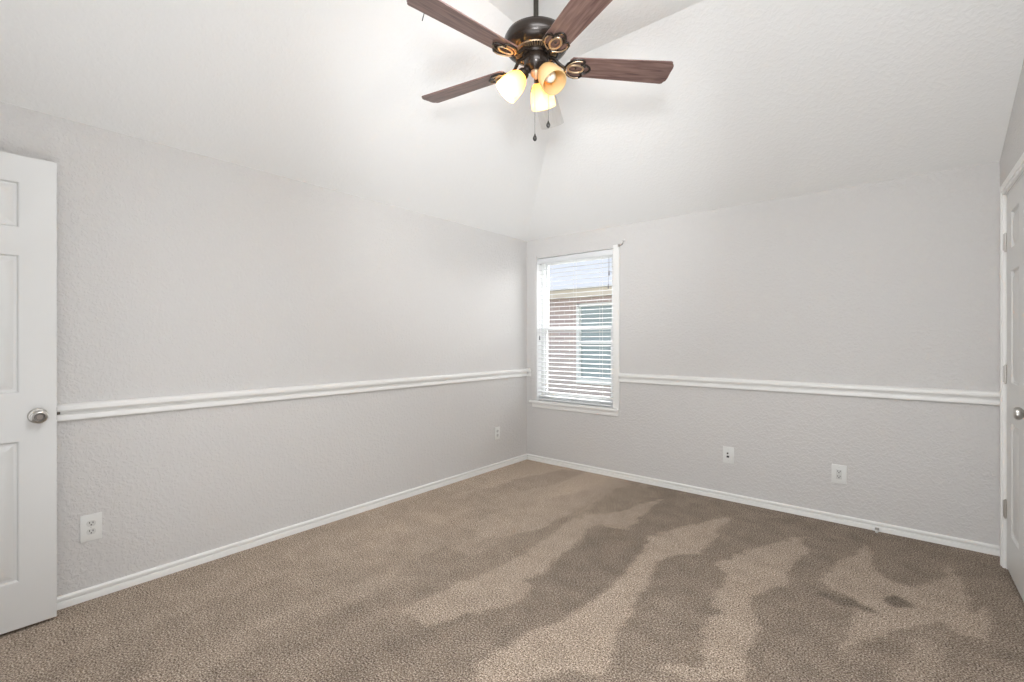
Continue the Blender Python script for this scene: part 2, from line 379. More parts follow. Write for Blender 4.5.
def carpet():
    step = 0.016
    nx = int((XR - XL) / step) + 1; ny = int((YB - YF) / step) + 1
    xs = np.linspace(XL, XR, nx); ys = np.linspace(YF, YB, ny)
    X, Y = np.meshgrid(xs, ys)
    rs = np.random.RandomState(7)
    def vnoise(scale, seed):
        g = np.random.RandomState(seed).rand(80, 80)
        u = (X - XL) / scale; v = (Y - YF) / scale
        i = np.floor(u).astype(int) % 79; j = np.floor(v).astype(int) % 79
        a = u - np.floor(u); c = v - np.floor(v); a = a*a*(3-2*a); c = c*c*(3-2*c)
        return (g[j, i]*(1-a)*(1-c) + g[j, i+1]*a*(1-c) + g[j+1, i]*(1-a)*c + g[j+1, i+1]*a*c) - 0.5
    PX = X + 0.035*vnoise(0.16, 1) + 0.025*vnoise(0.05, 2)
    PY = Y + 0.05*vnoise(0.20, 3) + 0.03*vnoise(0.05, 4)
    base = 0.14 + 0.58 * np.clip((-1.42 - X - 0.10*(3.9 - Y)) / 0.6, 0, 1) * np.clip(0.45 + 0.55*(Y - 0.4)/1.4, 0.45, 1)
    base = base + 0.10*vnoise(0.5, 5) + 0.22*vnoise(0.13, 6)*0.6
    base = base + 0.50*np.clip((Y - 2.5)/0.9, 0, 1)*np.clip((-1.5 - X)/0.6, 0, 1)  # window light near the far left corner, painted into the carpet tone
    # long faint strokes parallel to the left wall
    g1 = np.random.RandomState(11).rand(200)
    q = (X + 0.05*np.sin(Y*2.1) + 0.06*vnoise(0.8, 9)) / 0.17
    qi = np.floor(q).astype(int) % 199; qa = q - np.floor(q); qa = np.clip((qa-0.35)/0.3, 0, 1)
    base = base + 0.26*((g1[qi]*(1-qa) + g1[qi+1]*qa) - 0.5) * np.clip((-1.1 - X)/0.5, 0.15, 1)
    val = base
    for strength, poly in LAY:
        inside = np.zeros_like(X, bool); dist = np.full_like(X, 9.0)
        n = len(poly)
        for k in range(n):
            x1, y1 = poly[k]; x2, y2 = poly[(k+1) % n]
            cond = ((y1 > PY) != (y2 > PY))
            with np.errstate(divide='ignore', invalid='ignore'):
                xi = (x2-x1)*(PY-y1)/(y2-y1+1e-12) + x1
            inside ^= cond & (PX < xi)
            dx, dy = x2-x1, y2-y1; L2 = dx*dx+dy*dy+1e-12
            tt = np.clip(((PX-x1)*dx+(PY-y1)*dy)/L2, 0, 1)
            dist = np.minimum(dist, np.hypot(PX-x1-tt*dx, PY-y1-tt*dy))
        sd = np.where(inside, dist, -dist)
        a = np.clip((sd + 0.028*vnoise(0.035, 21))/0.032 + 0.5, 0, 1); a = a*a*(3-2*a)
        val = val*(1-a*0.82) + strength*0.93*a*0.82
    Z = 0.0015*vnoise(0.05, 12)
    verts = np.stack([X.ravel(), Y.ravel(), Z.ravel()], 1)
    idx = np.arange(nx*ny).reshape(ny, nx)
    q = np.stack([idx[:-1, :-1].ravel(), idx[:-1, 1:].ravel(), idx[1:, 1:].ravel(), idx[1:, :-1].ravel()], 1)
    me = bpy.data.meshes.new('floor')
    base_n = len(verts)
    # underside slab so the floor has thickness
    ext = [(XL, -1.75, -0.004), (XR, -1.75, -0.004), (XR, YF, -0.004), (XL, YF, -0.004)]
    V = [tuple(v) for v in verts.tolist()] + ext
    F = q.tolist() + [[base_n, base_n+1, base_n+2, base_n+3]]
    me.from_pydata(V, [], F); me.update()
    at = me.attributes.new('lay_and_window_light', 'FLOAT', 'POINT')
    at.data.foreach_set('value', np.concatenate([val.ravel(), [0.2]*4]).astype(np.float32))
    for p in me.polygons: p.use_smooth = True
    me.materials.append(M['carpet'])
    o = bpy.data.objects.new('floor', me); COL.objects.link(o)
    return struct(o, 'speckled brown and beige cut-pile carpet with vacuum tracks', 'carpet')
carpet()

# ------------------------------------------------------------------ baseboards and chair rails
BASE = [(0, 0), (0.015, 0), (0.015, 0.023), (0.013, 0.029), (0.0045, 0.0305), (0.0040, 0.0375), (0.0120, 0.039), (0.0130, 0.043), (0.0120, 0.050), (0.008, 0.055), (0, 0.057)]
RAIL = [(0, 0.872), (0.016, 0.8725), (0.019, 0.877), (0.019, 0.890), (0.016, 0.899), (0.006, 0.903), (0.005, 0.915), (0.007, 0.9175), (0.029, 0.919), (0.032, 0.925), (0.032, 0.940), (0.026, 0.948), (0.010, 0.952), (0, 0.952)]
def run(name, prof, a, b2, nrm, label, cat, kind='trim'):
    """profile (out, z) swept straight from a to b2; nrm points into the room"""
    pts = [(a[0] + nrm[0]*o_, a[1] + nrm[1]*o_, z) for o_, z in prof]
    bm = new_bm(); poly_prism(bm, pts, (b2[0]-a[0], b2[1]-a[1], 0))
    o = obj(name, bm, 'trim', angle=25)
    return struct(o, label, cat)
run('baseboard_left', BASE, (XL, YF), (XL, YB), (1, 0), 'white baseboard along the foot of the long left wall', 'baseboard')
run('baseboard_back', BASE, (XL + 0.0145, YB), (XR, YB), (0, -1), 'white baseboard along the foot of the window wall', 'baseboard')
run('baseboard_front', BASE, (-2.06, YF), (XR, YF), (0, 1), 'white baseboard on the wall behind the camera', 'baseboard')
run('baseboard_right', BASE, (XR, YF + 0.015), (XR, DY0 - 0.062), (-1, 0), 'white baseboard right of the closed door', 'baseboard')
run('trim_1', RAIL, (XL, YF), (XL, YB), (1, 0), 'white chair rail on the long left wall', 'chair rail')
run('trim_2', RAIL, (XL + 0.0325, YB), (WX0 - 0.064, YB), (0, -1), 'short piece of white chair rail between corner and window', 'chair rail')
run('trim_3', RAIL, (WX1 + 0.062, YB), (XR, YB), (0, -1), 'white chair rail on the window wall, right of the window', 'chair rail')

# door casings
def casing(name, opening, to3, label):
    u0, u1, zt = opening
    bm = new_bm()
    wd = 0.058
    def strip(ua, ub, za, zb, inner):
        steps = [(0.0, 0.010), (0.35, 0.013), (0.7, 0.017), (1.0, 0.016)]
        for k in range(3):
            f0, f1 = steps[k][0], steps[k+1][0]; d = steps[k+1][1]
            if inner == 'lo': a, c = ua + (ub-ua)*f0, ua + (ub-ua)*f1
            elif inner == 'hi': a, c = ub - (ub-ua)*f1, ub - (ub-ua)*f0
            else: a, c = ua, ub
            if inner in ('lo', 'hi'): box(bm, *to3(a, c, za, zb, d), bevel=0.0015)
            else: box(bm, *to3(ua, ub, za + (zb-za)*f0, za + (zb-za)*f1, d), bevel=0.0015)
    strip(u1 + 0.004, u1 + 0.004 + wd, 0, zt + 0.004 + wd, 'lo')
    strip(u0 - 0.004 - wd, u0 - 0.004, 0, zt + 0.004 + wd, 'hi')
    strip(u0 - 0.004, u1 + 0.004, zt + 0.004, zt + 0.004 + wd, 'z')
    return struct(obj(name, bm, 'trim', smooth=False), label, 'door casing')
casing('trim_4', (DY0, DY1, DZ), lambda a, c, za, zb, d: ((XR - d, a, za), (XR, c, zb)), 'white casing around the closed door at the right edge')
casing('trim_5', (HX0 + 0.0, HX1, DZ), lambda a, c, za, zb, d: ((max(a, XL + 0.03), YF, za), (max(c, XL + 0.035), YF + d, zb)), 'white casing of the entry doorway behind the camera')
# jambs
bm = new_bm()
box(bm, (XR, DY1 - 0.004, 0), (XR + T, DY1, DZ)); box(bm, (XR, DY0, 0), (XR + T, DY0 + 0.004, DZ)); box(bm, (XR, DY0, DZ - 0.004), (XR + T, DY1, DZ))
box(bm, (XR + 0.043, DY1 - 0.014, 0), (XR + 0.075, DY1 - 0.004, DZ)); box(bm, (XR + 0.043, DY0 + 0.004, 0), (XR + 0.075, DY0 + 0.014, DZ)); box(bm, (XR + 0.043, DY0, DZ - 0.014), (XR + 0.075, DY1, DZ - 0.004))
struct(obj('trim_6', bm, 'trim', smooth=False), 'white jamb and stop around the closed door', 'door jamb')

# ------------------------------------------------------------------ six-panel doors
def door_leaf(W, H=2.028, TH=0.035):
    """hinge edge at x=0, leaf along +x, faces at y=0 and y=-TH"""
    bm = new_bm()
    st = 0.112; mu = 0.10
    pw = (W - 2*st - mu) / 2
    xs = [0, st, st + pw, st + pw + mu, W - st, W]
    zs = [0, 0.195, 0.805, 1.005, 1.605, 1.715, 1.918, H]
    panels = {(i, j) for i in (1, 3) for j in (1, 3, 5)}
    rings = [(0, 0), (0.006, -0.002), (0.011, -0.013), (0.021, -0.013), (0.046, -0.003), (0.049, -0.0025)]
    for side in (0, 1):
        def P(x, z, d):
            return (x, d if side == 0 else -TH - d, z)
        for i in range(5):
            for j in range(7):
                x0, x1, z0, z1 = xs[i], xs[i+1], zs[j], zs[j+1]
                if (i, j) not in panels:
                    v = [bm.verts.new(P(x0, z0, 0)), bm.verts.new(P(x1, z0, 0)), bm.verts.new(P(x1, z1, 0)), bm.verts.new(P(x0, z1, 0))]
                    bm.faces.new(v); continue
                prev = None
                for ins, d in rings:
                    v = [bm.verts.new(P(x0+ins, z0+ins, d)), bm.verts.new(P(x1-ins, z0+ins, d)), bm.verts.new(P(x1-ins, z1-ins, d)), bm.verts.new(P(x0+ins, z1-ins, d))]
                    if prev:
                        for k in range(4): bm.faces.new((prev[k], prev[(k+1) % 4], v[(k+1) % 4], v[k]))
                    prev = v
                bm.faces.new(prev)
    # edges
    for pts in ([(0,0,0),(0,-TH,0),(0,-TH,H),(0,0,H)], [(W,0,0),(W,-TH,0),(W,-TH,H),(W,0,H)], [(0,0,0),(W,0,0),(W,-TH,0),(0,-TH,0)], [(0,0,H),(W,0,H),(W,-TH,H),(0,-TH,H)]):
        bm.faces.new([bm.verts.new(p) for p in pts])
    bmesh.ops.remove_doubles(bm, verts=bm.verts[:], dist=1e-5)
    bmesh.ops.recalc_face_normals(bm, faces=bm.faces[:])
    return bm

KNOB = [(0, 0), (0.033, 0), (0.033, 0.004), (0.029, 0.009), (0.013, 0.012), (0.011, 0.018), (0.011, 0.030), (0.018, 0.036), (0.0265, 0.044), (0.0285, 0.052), (0.027, 0.060), (0.021, 0.065), (0.0185, 0.0655)]
def knob(parent, x, z, y, sgn, keyed=True):
    mat = Matrix.Translation((x, y, z)) @ Matrix.Rotation(PI/2 * sgn, 4, 'X')
    bm = new_bm(); lathe(bm, KNOB + ([(0.0175, 0.0625), (0, 0.0625)] if keyed else [(0.010, 0.0665), (0, 0.067)]), 32, mat)
    k = obj('door_knob', bm, 'nickel', parent)
    if keyed:
        bm = new_bm(); lathe(bm, [(0.0175, 0.0626), (0.0172, 0.0636), (0.0125, 0.0640), (0, 0.0640)], 24, mat)
        obj('knob_ring', bm, 'dark', k)
        bm = new_bm(); lathe(bm, [(0.0105, 0.064), (0.0100, 0.0660), (0.0, 0.0664)], 20, mat)
        obj('lock_button', bm, 'button', k)
    return k

def hinge(parent, x, z, y, n=3):
    h = 0.089; bm = new_bm()
    for k in range(3):
        z0 = z - h/2 + k*h/3
        tmp = bmesh.new(); bmesh.ops.create_cone(tmp, cap_ends=True, segments=12, radius1=0.0068, radius2=0.0068, depth=h/3 - 0.0015)
        merge(bm, tmp, Matrix.Translation((x, y, z0 + h/6)))
    sphere(bm, (x, y, z + h/2 + 0.002), 0.0055); sphere(bm, (x, y, z - h/2 - 0.004), 0.0055)
    box(bm, (x - 0.002, y - 0.010, z - h/2), (x + 0.004, y - 0.002, z + h/2))
    return obj('hinge', bm, 'nickel', parent)

# left door: hinged at the front wall, swung open against the left wall; +x of leaf -> +y of room
d1 = thing('door_1', 'white six-panel door standing open along the left wall', 'door', (-2.904, YF - 0.002, 0.014), PI/2)
# local x -> world y, local y -> world -x ; the room face must look to +x (local -y)
obj('door_leaf', (lambda bm: (bm.transform(Matrix.Translation((0, 0.035, 0))), bm)[1])(door_leaf(0.767)), 'door', d1, angle=20)
knob(d1, 0.767 - 0.060, 0.905, 0.0, 1).location = (0, 0, 0)
knob(d1, 0.767 - 0.060, 0.905, 0.035, -1, keyed=False)
bm = new_bm(); box(bm, (0.766, 0.005, 0.878), (0.7685, 0.030, 0.934), bevel=0.0008)
tmp = bmesh.new(); bmesh.ops.create_cone(tmp, cap_ends=True, segments=16, radius1=0.0075, radius2=0.0055, depth=0.012)
merge(bm, tmp, Matrix.Translation((0.774, 0.0185, 0.905)) @ Matrix.Rotation(PI/2, 4, 'Y'))
obj('latch', bm, 'dark', d1)['label'] = 'dark latch bolt on the door edge'
for z in (0.25, 1.02, 1.80): hinge(d1, -0.003, z, 0.030)
d1['kind'] = 'structure'

# right door: closed in its opening, hinges on the side toward the far wall
d2 = thing('door_2', 'white closed six-panel door at the right edge of the picture', 'door', (XR + 0.002, DY1 - 0.007, 0.014), -PI/2)
# local x -> world -y ; local y -> world +x ; room face looks to -x (local -y)
obj('door_leaf', (lambda bm: (bm.transform(Matrix.Translation((0, 0.035, 0))), bm)[1])(door_leaf(0.756)), 'door', d2, angle=20)
knob(d2, 0.756 - 0.060, 0.915, 0.0, 1, keyed=False)
for z in (0.315, 1.05, 1.77): hinge(d2, -0.003, z, -0.004)
d2['kind'] = 'structure'

# fix knob on room faces: knob() with sgn +1 points toward -y

# ------------------------------------------------------------------ window
win = thing('window_1', 'white single-hung vinyl window in the far wall beside the corner', 'window', (0, 0, 0)); win['kind'] = 'structure'
FY0, FY1 = YB + 0.075, YB + T + 0.01
fw = 0.040
bm = new_bm()
box(bm, (WX0, FY0, WZ0), (WX0 + fw, FY1, WZ1), 0.003); box(bm, (WX1 - fw, FY0, WZ0), (WX1, FY1, WZ1), 0.003)
box(bm, (WX0 + fw, FY0, WZ1 - fw), (WX1 - fw, FY1, WZ1), 0.003); box(bm, (WX0 + fw, FY0, WZ0), (WX1 - fw, FY1, WZ0 + fw), 0.003)
obj('window_frame', bm, 'vinyl', win)
ZM = 1.368
def sash(z0, z1, y0, y1, bottom, top):
    bm = new_bm(); sw = 0.032
    xa, xb = WX0 + fw, WX1 - fw
    box(bm, (xa, y0, z0), (xa + sw, y1, z1), 0.002); box(bm, (xb - sw, y0, z0), (xb, y1, z1), 0.002)
    box(bm, (xa + sw, y0, z0), (xb - sw, y1, z0 + bottom), 0.002); box(bm, (xa + sw, y0, z1 - top), (xb - sw, y1, z1), 0.002)
    s = obj('sash', bm, 'vinyl', win)
    bm = new_bm(); yc = (y0 + y1)/2
    v = [bm.verts.new(p) for p in ((xa + sw, yc, z0 + bottom), (xb - sw, yc, z0 + bottom), (xb - sw, yc, z1 - top), (xa + sw, yc, z1 - top))]
    bm.faces.new(v)
    obj('pane', bm, 'glass', s, smooth=False)
sash(WZ0 + fw, ZM + 0.018, FY0 + 0.006, FY0 + 0.026, 0.045, 0.036)
sash(ZM - 0.018, WZ1 - fw, FY0 + 0.028, FY0 + 0.048, 0.036, 0.030)
bm = new_bm()   # painted returns of the opening
box(bm, (WX0 - 0.001, YB, WZ0), (WX0 + 0.004, FY0, WZ1)); box(bm, (WX1 - 0.004, YB, WZ0), (WX1 + 0.001, FY0, WZ1)); box(bm, (WX0, YB, WZ1 - 0.004), (WX1, FY0, WZ1 + 0.001))
obj('window_return', bm, 'vinyl', win, smooth=False)
bm = new_bm()
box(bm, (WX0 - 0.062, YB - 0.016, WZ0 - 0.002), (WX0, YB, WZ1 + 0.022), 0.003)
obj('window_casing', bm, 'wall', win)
bm = new_bm()
box(bm, (WX1, YB - 0.016, WZ0 - 0.002), (WX1 + 0.060, YB, WZ1 + 0.022), 0.003)
obj('window_casing', bm, 'trim', win)
bm = new_bm()
box(bm, (WX0 - 0.075, YB - 0.040, WZ0 - 0.022), (WX1 + 0.062, YB, WZ0 + 0.002), 0.006); box(bm, (WX0, YB, WZ0 - 0.022), (WX1, FY0, WZ0 + 0.002))
obj('window_sill', bm, 'trim', win)
bm = new_bm(); box(bm, (WX0 - 0.050, YB - 0.014, WZ0 - 0.070), (WX1 + 0.055, YB, WZ0 - 0.022), 0.004); box(bm, (WX0 - 0.050, YB - 0.020, WZ0 - 0.036), (WX1 + 0.055, YB, WZ0 - 0.022), 0.003)
obj('sill_apron', bm, 'trim', win)

# ------------------------------------------------------------------ horizontal blind
bl = thing('window_blind', 'white horizontal-slat blind, fully lowered, slats open, inside the window opening', 'blind', (0, YB + 0.036, WZ0 + 0.004))
bx0, bx1 = WX0 + 0.010, WX1 - 0.010; H = WZ1 - WZ0 - 0.008
bm = new_bm(); box(bm, (bx0, -0.026, H - 0.046), (bx1, 0.026, H - 0.004), 0.002)
obj('headrail', bm, 'vinyl', bl)
bm = new_bm(); box(bm, (bx0 - 0.003, -0.036, H - 0.060), (bx1 + 0.003, -0.028, H - 0.008), 0.002)
obj('valance', bm, 'slat', bl)
bm = new_bm()
tilt = R(4); z = 0.046; sl = 0
while z < H - 0.085:
    # curved slat cross-section
    n = 5; up, dn = [], []
    for k in range(n + 1):
        s_ = -0.025 + 0.05*k/n; cr = 0.0022*(1 - (s_/0.025)**2)
        y_ = s_*math.cos(tilt) - cr*math.sin(tilt); z_ = s_*math.sin(tilt) + cr*math.cos(tilt)
        up.append((y_, z_ + 0.0016)); dn.append((y_, z_ - 0.0016))
    prof = up + dn[::-1]
    poly_prism(bm, [(bx0, p[0], z + p[1]) for p in prof], (bx1 - bx0, 0, 0))
    z += 0.0432; sl += 1
obj('slats', bm, 'slat', bl, angle=40)
bm = new_bm(); box(bm, (bx0, -0.025, 0.004), (bx1, 0.025, 0.022), 0.004)
obj('bottom_rail', bm, 'slat', bl)
bw = bx1 - bx0
for fx in (0.16, 0.5, 0.84):
    bm = new_bm(); xx = bx0 + bw*fx
    for yy in (-0.0265, 0.0265): box(bm, (xx - 0.0012, yy - 0.0006, 0.015), (xx + 0.0012, yy + 0.0006, H - 0.05))
    obj('ladder_cord', bm, 'cord', bl, smooth=False)
for dx, zl, zt in ((-0.040, 1.64 - WZ0 + 0.10, 0.0), (-0.032, 1.70 - WZ0 + 0.16, 0.0)):
    bm = new_bm(); xx = bx1 + dx
    tube(bm, [(xx, -0.040, H - 0.08), (xx, -0.041, zl + 0.02)], 0.0012, 6)
    k = obj('tilt_cord', bm, 'tassel', bl)
    bm = new_bm(); lathe(bm, [(0, 0.045), (0.0035, 0.043), (0.006, 0.012), (0.0075, 0.0), (0, 0)], 12, Matrix.Translation((xx, -0.041, zl - 0.02)))
    obj('tassel', bm, 'tassel', k)
bm = new_bm(); xx = bx0 + 0.030
tube(bm, [(xx, -0.040, H - 0.08), (xx, -0.041, 0.66)], 0.0012, 6)
k = obj('lift_cord', bm, 'cord', bl)
bm = new_bm(); lathe(bm, [(0, 0.045), (0.0035, 0.043), (0.006, 0.012), (0.0075, 0.0), (0, 0)], 12, Matrix.Translation((xx, -0.041, 0.62)))
obj('tassel', bm, 'tassel', k)

# leftover curtain-rod hook at the top right of the window
hk = thing('curtain_rod_bracket', 'small grey metal curtain-rod hook sticking out at the window\'s upper right corner', 'bracket', (WX1 + 0.060, YB, WZ1 + 0.012))
bm = new_bm(); box(bm, (-0.010, -0.019, -0.012), (0.004, 0.0, 0.012), 0.001)
obj('mounting_plate', bm, 'nickel', hk)
bm = new_bm(); tube(bm, [(0.000, -0.012, 0.0), (0.018, -0.018, -0.002), (0.034, -0.024, 0.002), (0.046, -0.030, 0.012), (0.058, -0.036, 0.036), (0.064, -0.038, 0.056)], [0.0045, 0.0045, 0.0042, 0.004, 0.004, 0.003], 8)
obj('hook_arm', bm, 'nickel', hk)

# ------------------------------------------------------------------ wall plates
def plate_base(name, label, cat, loc, rotz, w_, h_, group):
    """local +y points into the room"""
    o = thing(name, label, cat, loc, rotz, group)
    bm = new_bm(); box(bm, (-w_/2, 0, -h_/2), (w_/2, 0.0065, h_/2), 0.0025)
    obj('cover_plate', bm, 'plate', o)
    return o
def receptacle(o, zc, mat='socket', y0=0.0062, sc=1.0):
    bm = new_bm(); tmp = bmesh.new()
    pts = []
    for k in range(24):
        a = 2*PI*k/24; x = 0.0172*math.cos(a)*sc; z_ = 0.0172*math.sin(a)*sc; z_ = max(-0.0140*sc, min(0.0140*sc, z_))
        pts.append((x, y0, zc + z_))
    poly_prism(bm, pts, (0, 0.0022, 0))
    f = obj('receptacle', bm, mat, o, angle=30)
    bm = new_bm(); y1 = y0 + 0.0020
    box(bm, (-0.0078*sc, y1, zc - 0.0005), (-0.0048*sc, y1 + 0.0006, zc + 0.0085*sc)); box(bm, (0.0048*sc, y1, zc + 0.0005), (0.0078*sc, y1 + 0.0006, zc + 0.0085*sc))
    tmp = bmesh.new(); bmesh.ops.create_cone(tmp, cap_ends=True, segments=12, radius1=0.0030*sc, radius2=0.0030*sc, depth=0.0008)
    merge(bm, tmp, Matrix.Translation((0, y1 + 0.0003, zc - 0.0065*sc)) @ Matrix.Rotation(PI/2, 4, 'X'))
    obj('slots', bm, 'slot', f, smooth=False)
def screw(o, zc, y0=0.0062):
    bm = new_bm(); lathe(bm, [(0, 0.0014), (0.0022, 0.0012), (0.0032, 0), (0, 0)], 12, Matrix.Translation((0, y0, zc)) @ Matrix.Rotation(-PI/2, 4, 'X'))
    obj('screw', bm, 'socket', o)
G = 'wall outlets'
o = plate_base('wall_outlet', 'white duplex outlet low on the left wall, beside the open door', 'outlet', (XL, 0.449, 0.345), -PI/2, 0.080, 0.127, G)
receptacle(o, 0.0195); receptacle(o, -0.0195); screw(o, 0)
o = plate_base('wall_outlet', 'small white outlet on the left wall near the far corner', 'outlet', (XL, 3.42, 0.344), -PI/2, 0.074, 0.118, G)
receptacle(o, 0.0195); receptacle(o, -0.0195); screw(o, 0)
o = plate_base('wall_outlet', 'white rectangular-insert outlet on the window wall, nearer the right door', 'outlet', (-0.311, YB, 0.333), PI, 0.084, 0.127, G)
bm = new_bm(); box(bm, (-0.0168, 0.006, -0.0335), (0.0168, 0.0085, 0.0335), 0.001)
ins = obj('insert', bm, 'socket', o)
for zc in (0.017, -0.017):
    bm = new_bm()
    box(bm, (-0.0085, 0.0083, zc), (-0.0050, 0.0090, zc + 0.009)); box(bm, (0.0050, 0.0083, zc), (0.0085, 0.0090, zc + 0.009))
    tmp = bmesh.new(); bmesh.ops.create_cone(tmp, cap_ends=True, segments=12, radius1=0.0034, radius2=0.0034, depth=0.0008)
    merge(bm, tmp, Matrix.Translation((0, 0.0088, zc - 0.006)) @ Matrix.Rotation(PI/2, 4, 'X'))
    obj('slots', bm, 'slot', ins, smooth=False)
screw(o, 0.047); screw(o, -0.047)
o = plate_base('jack_plate', 'white wall plate with two dark ports on the window wall, below the chair rail', 'jack plate', (-1.0205, YB, 0.353), PI, 0.080, 0.127, None)
bm = new_bm(); tmp = bmesh.new(); bmesh.ops.create_cone(tmp, cap_ends=True, segments=16, radius1=0.0065, radius2=0.0055, depth=0.012)
merge(bm, tmp, Matrix.Translation((0.004, 0.010, 0.014)) @ Matrix.Rotation(-PI/2, 4, 'X')); obj('coaxial_jack', bm, 'dark', o)
bm = new_bm(); box(bm, (-0.006, 0.0063, -0.020), (0.012, 0.0072, -0.006)); obj('phone_jack', bm, 'slot', o, smooth=False)
screw(o, 0.042); screw(o, -0.042)

# door stop on the far baseboard
ds = thing('door_stop', 'small spring door stop on the window-wall baseboard near the right door', 'door stop', (-0.106, YB - 0.014, 0.017))
bm = new_bm(); lathe(bm, [(0, 0), (0.011, 0), (0.011, 0.003), (0.006, 0.006), (0, 0.006)], 16, Matrix.Rotation(PI/2, 4, 'X')); obj('flange', bm, 'nickel', ds)
bm = new_bm()
pts = []
for k in range(120):
    a = k*2*PI/10; yy = -0.005 - k*0.050/120; pts.append((0.0055*math.cos(a), yy, 0.0055*math.sin(a)))
tube(bm, pts, 0.0013, 5); obj('spring', bm, 'nickel', ds)
bm = new_bm(); lathe(bm, [(0, 0.052), (0.0065, 0.052), (0.0085, 0.056), (0.0085, 0.066), (0.006, 0.070), (0, 0.071)], 16, Matrix.Rotation(PI/2, 4, 'X')); obj('rubber_tip', bm, 'rubber', ds)

# ------------------------------------------------------------------ ceiling fan
FX, FY = -1.279, 1.7225
fan = thing('ceiling_fan', 'dark bronze ceiling fan with five blades and three glass-shaded lamps hanging from the vault', 'ceiling fan', (FX, FY, ZF))
z0 = -ZF
def zz(z): return z - ZF
bm = new_bm(); lathe(bm, [(0, 0), (0.072, 0), (0.072, -0.012), (0.058, -0.045), (0.030, -0.062), (0.013, -0.066), (0, -0.066)], 40); obj('ceiling_canopy', bm, 'bronze', fan)
bm = new_bm(); lathe(bm, [(0, -0.05), (0.0115, -0.05), (0.0115, zz(2.69)), (0, zz(2.69))], 20); obj('downrod', bm, 'rod', fan)
# motor housing: dome over a wide bowl
bm = new_bm()
lathe(bm, [(0, zz(2.715)), (0.022, zz(2.715)), (0.026, zz(2.695)), (0.060, zz(2.676)), (0.108, zz(2.660)), (0.136, zz(2.640)), (0.146, zz(2.620)), (0.146, zz(2.600)),
           (0.143, zz(2.588)), (0.134, zz(2.575)), (0.120, zz(2.566)), (0.104, zz(2.562)), (0.098, zz(2.566)), (0.096, zz(2.574)), (0, zz(2.574))], 56)
mot = obj('motor_housing', bm, 'bronze', fan, angle=30)
bm = new_bm(); lathe(bm, [(0.139, zz(2.586)), (0.1432, zz(2.5865)), (0.1440, zz(2.589)), (0.139, zz(2.589))], 56); obj('rim_band', bm, 'bronze', mot)
bm = new_bm()   # ribbed vent ring beneath
for k in range(44):
    a = 2*PI*k/44; tmp = bmesh.new()
    box(tmp, (0.062, -0.0016, zz(2.560)), (0.094, 0.0016, zz(2.573)))
    merge(bm, tmp, Matrix.Rotation(a, 4, 'Z'))
lathe(bm, [(0.094, zz(2.574)), (0.097, zz(2.566)), (0.094, zz(2.562)), (0.091, zz(2.566))], 48)
obj('vent_ring', bm, 'gold', mot, smooth=False)
bm = new_bm(); lathe(bm, [(0, zz(2.575)), (0.064, zz(2.575)), (0.064, zz(2.552)), (0.058, zz(2.546)), (0, zz(2.546))], 40); obj('flywheel', bm, 'bronze', fan)
bm = new_bm(); lathe(bm, [(0, zz(2.55)), (0.050, zz(2.55)), (0.055, zz(2.542)), (0.056, zz(2.505)), (0.050, zz(2.494)), (0.036, zz(2.486)), (0.030, zz(2.480)), (0.018, zz(2.476)), (0, zz(2.476))], 40)
sw = obj('switch_housing', bm, 'bronze', fan)
bm = new_bm(); lathe(bm, [(0, zz(2.478)), (0.024, zz(2.478)), (0.026, zz(2.470)), (0.020, zz(2.458)), (0.010, zz(2.452)), (0.006, zz(2.446)), (0, zz(2.445))], 24); obj('fitter_cap', bm, 'gold', sw)

# blades
ZBL = 2.508
BLEN0, BR = 0.152, 0.640
def blade_bm():
    bm = new_bm(); w0, w1 = 0.054, 0.068
    pts = [(BLEN0, -w0*0.75), (BLEN0 + 0.012, -w0)]
    pts += [(BR - 0.022, -w1), (BR - 0.014, -w1 + 0.004), (BR - 0.010, -w1 + 0.014), (BR - 0.003, -w1 + 0.020), (BR, -w1 + 0.034), (BR - 0.001, 0), (BR, w1 - 0.034), (BR - 0.003, w1 - 0.020), (BR - 0.010, w1 - 0.014), (BR - 0.014, w1 - 0.004), (BR - 0.022, w1)]
    pts += [(BLEN0 + 0.012, w0), (BLEN0, w0*0.75)]
    poly_prism(bm, [(x, y, 0) for x, y in pts], (0, 0, 0.0055))
    return bm
def loop(cx, cy, rx, ry, n=28, pinch=0.0, z=-0.004):
    out = []
    for k in range(n):
        a = 2*PI*k/n
        out.append((cx + rx*math.cos(a), cy + ry*math.sin(a)*(1 - pinch*(0.5 - 0.5*math.cos(a))), z))
    return out
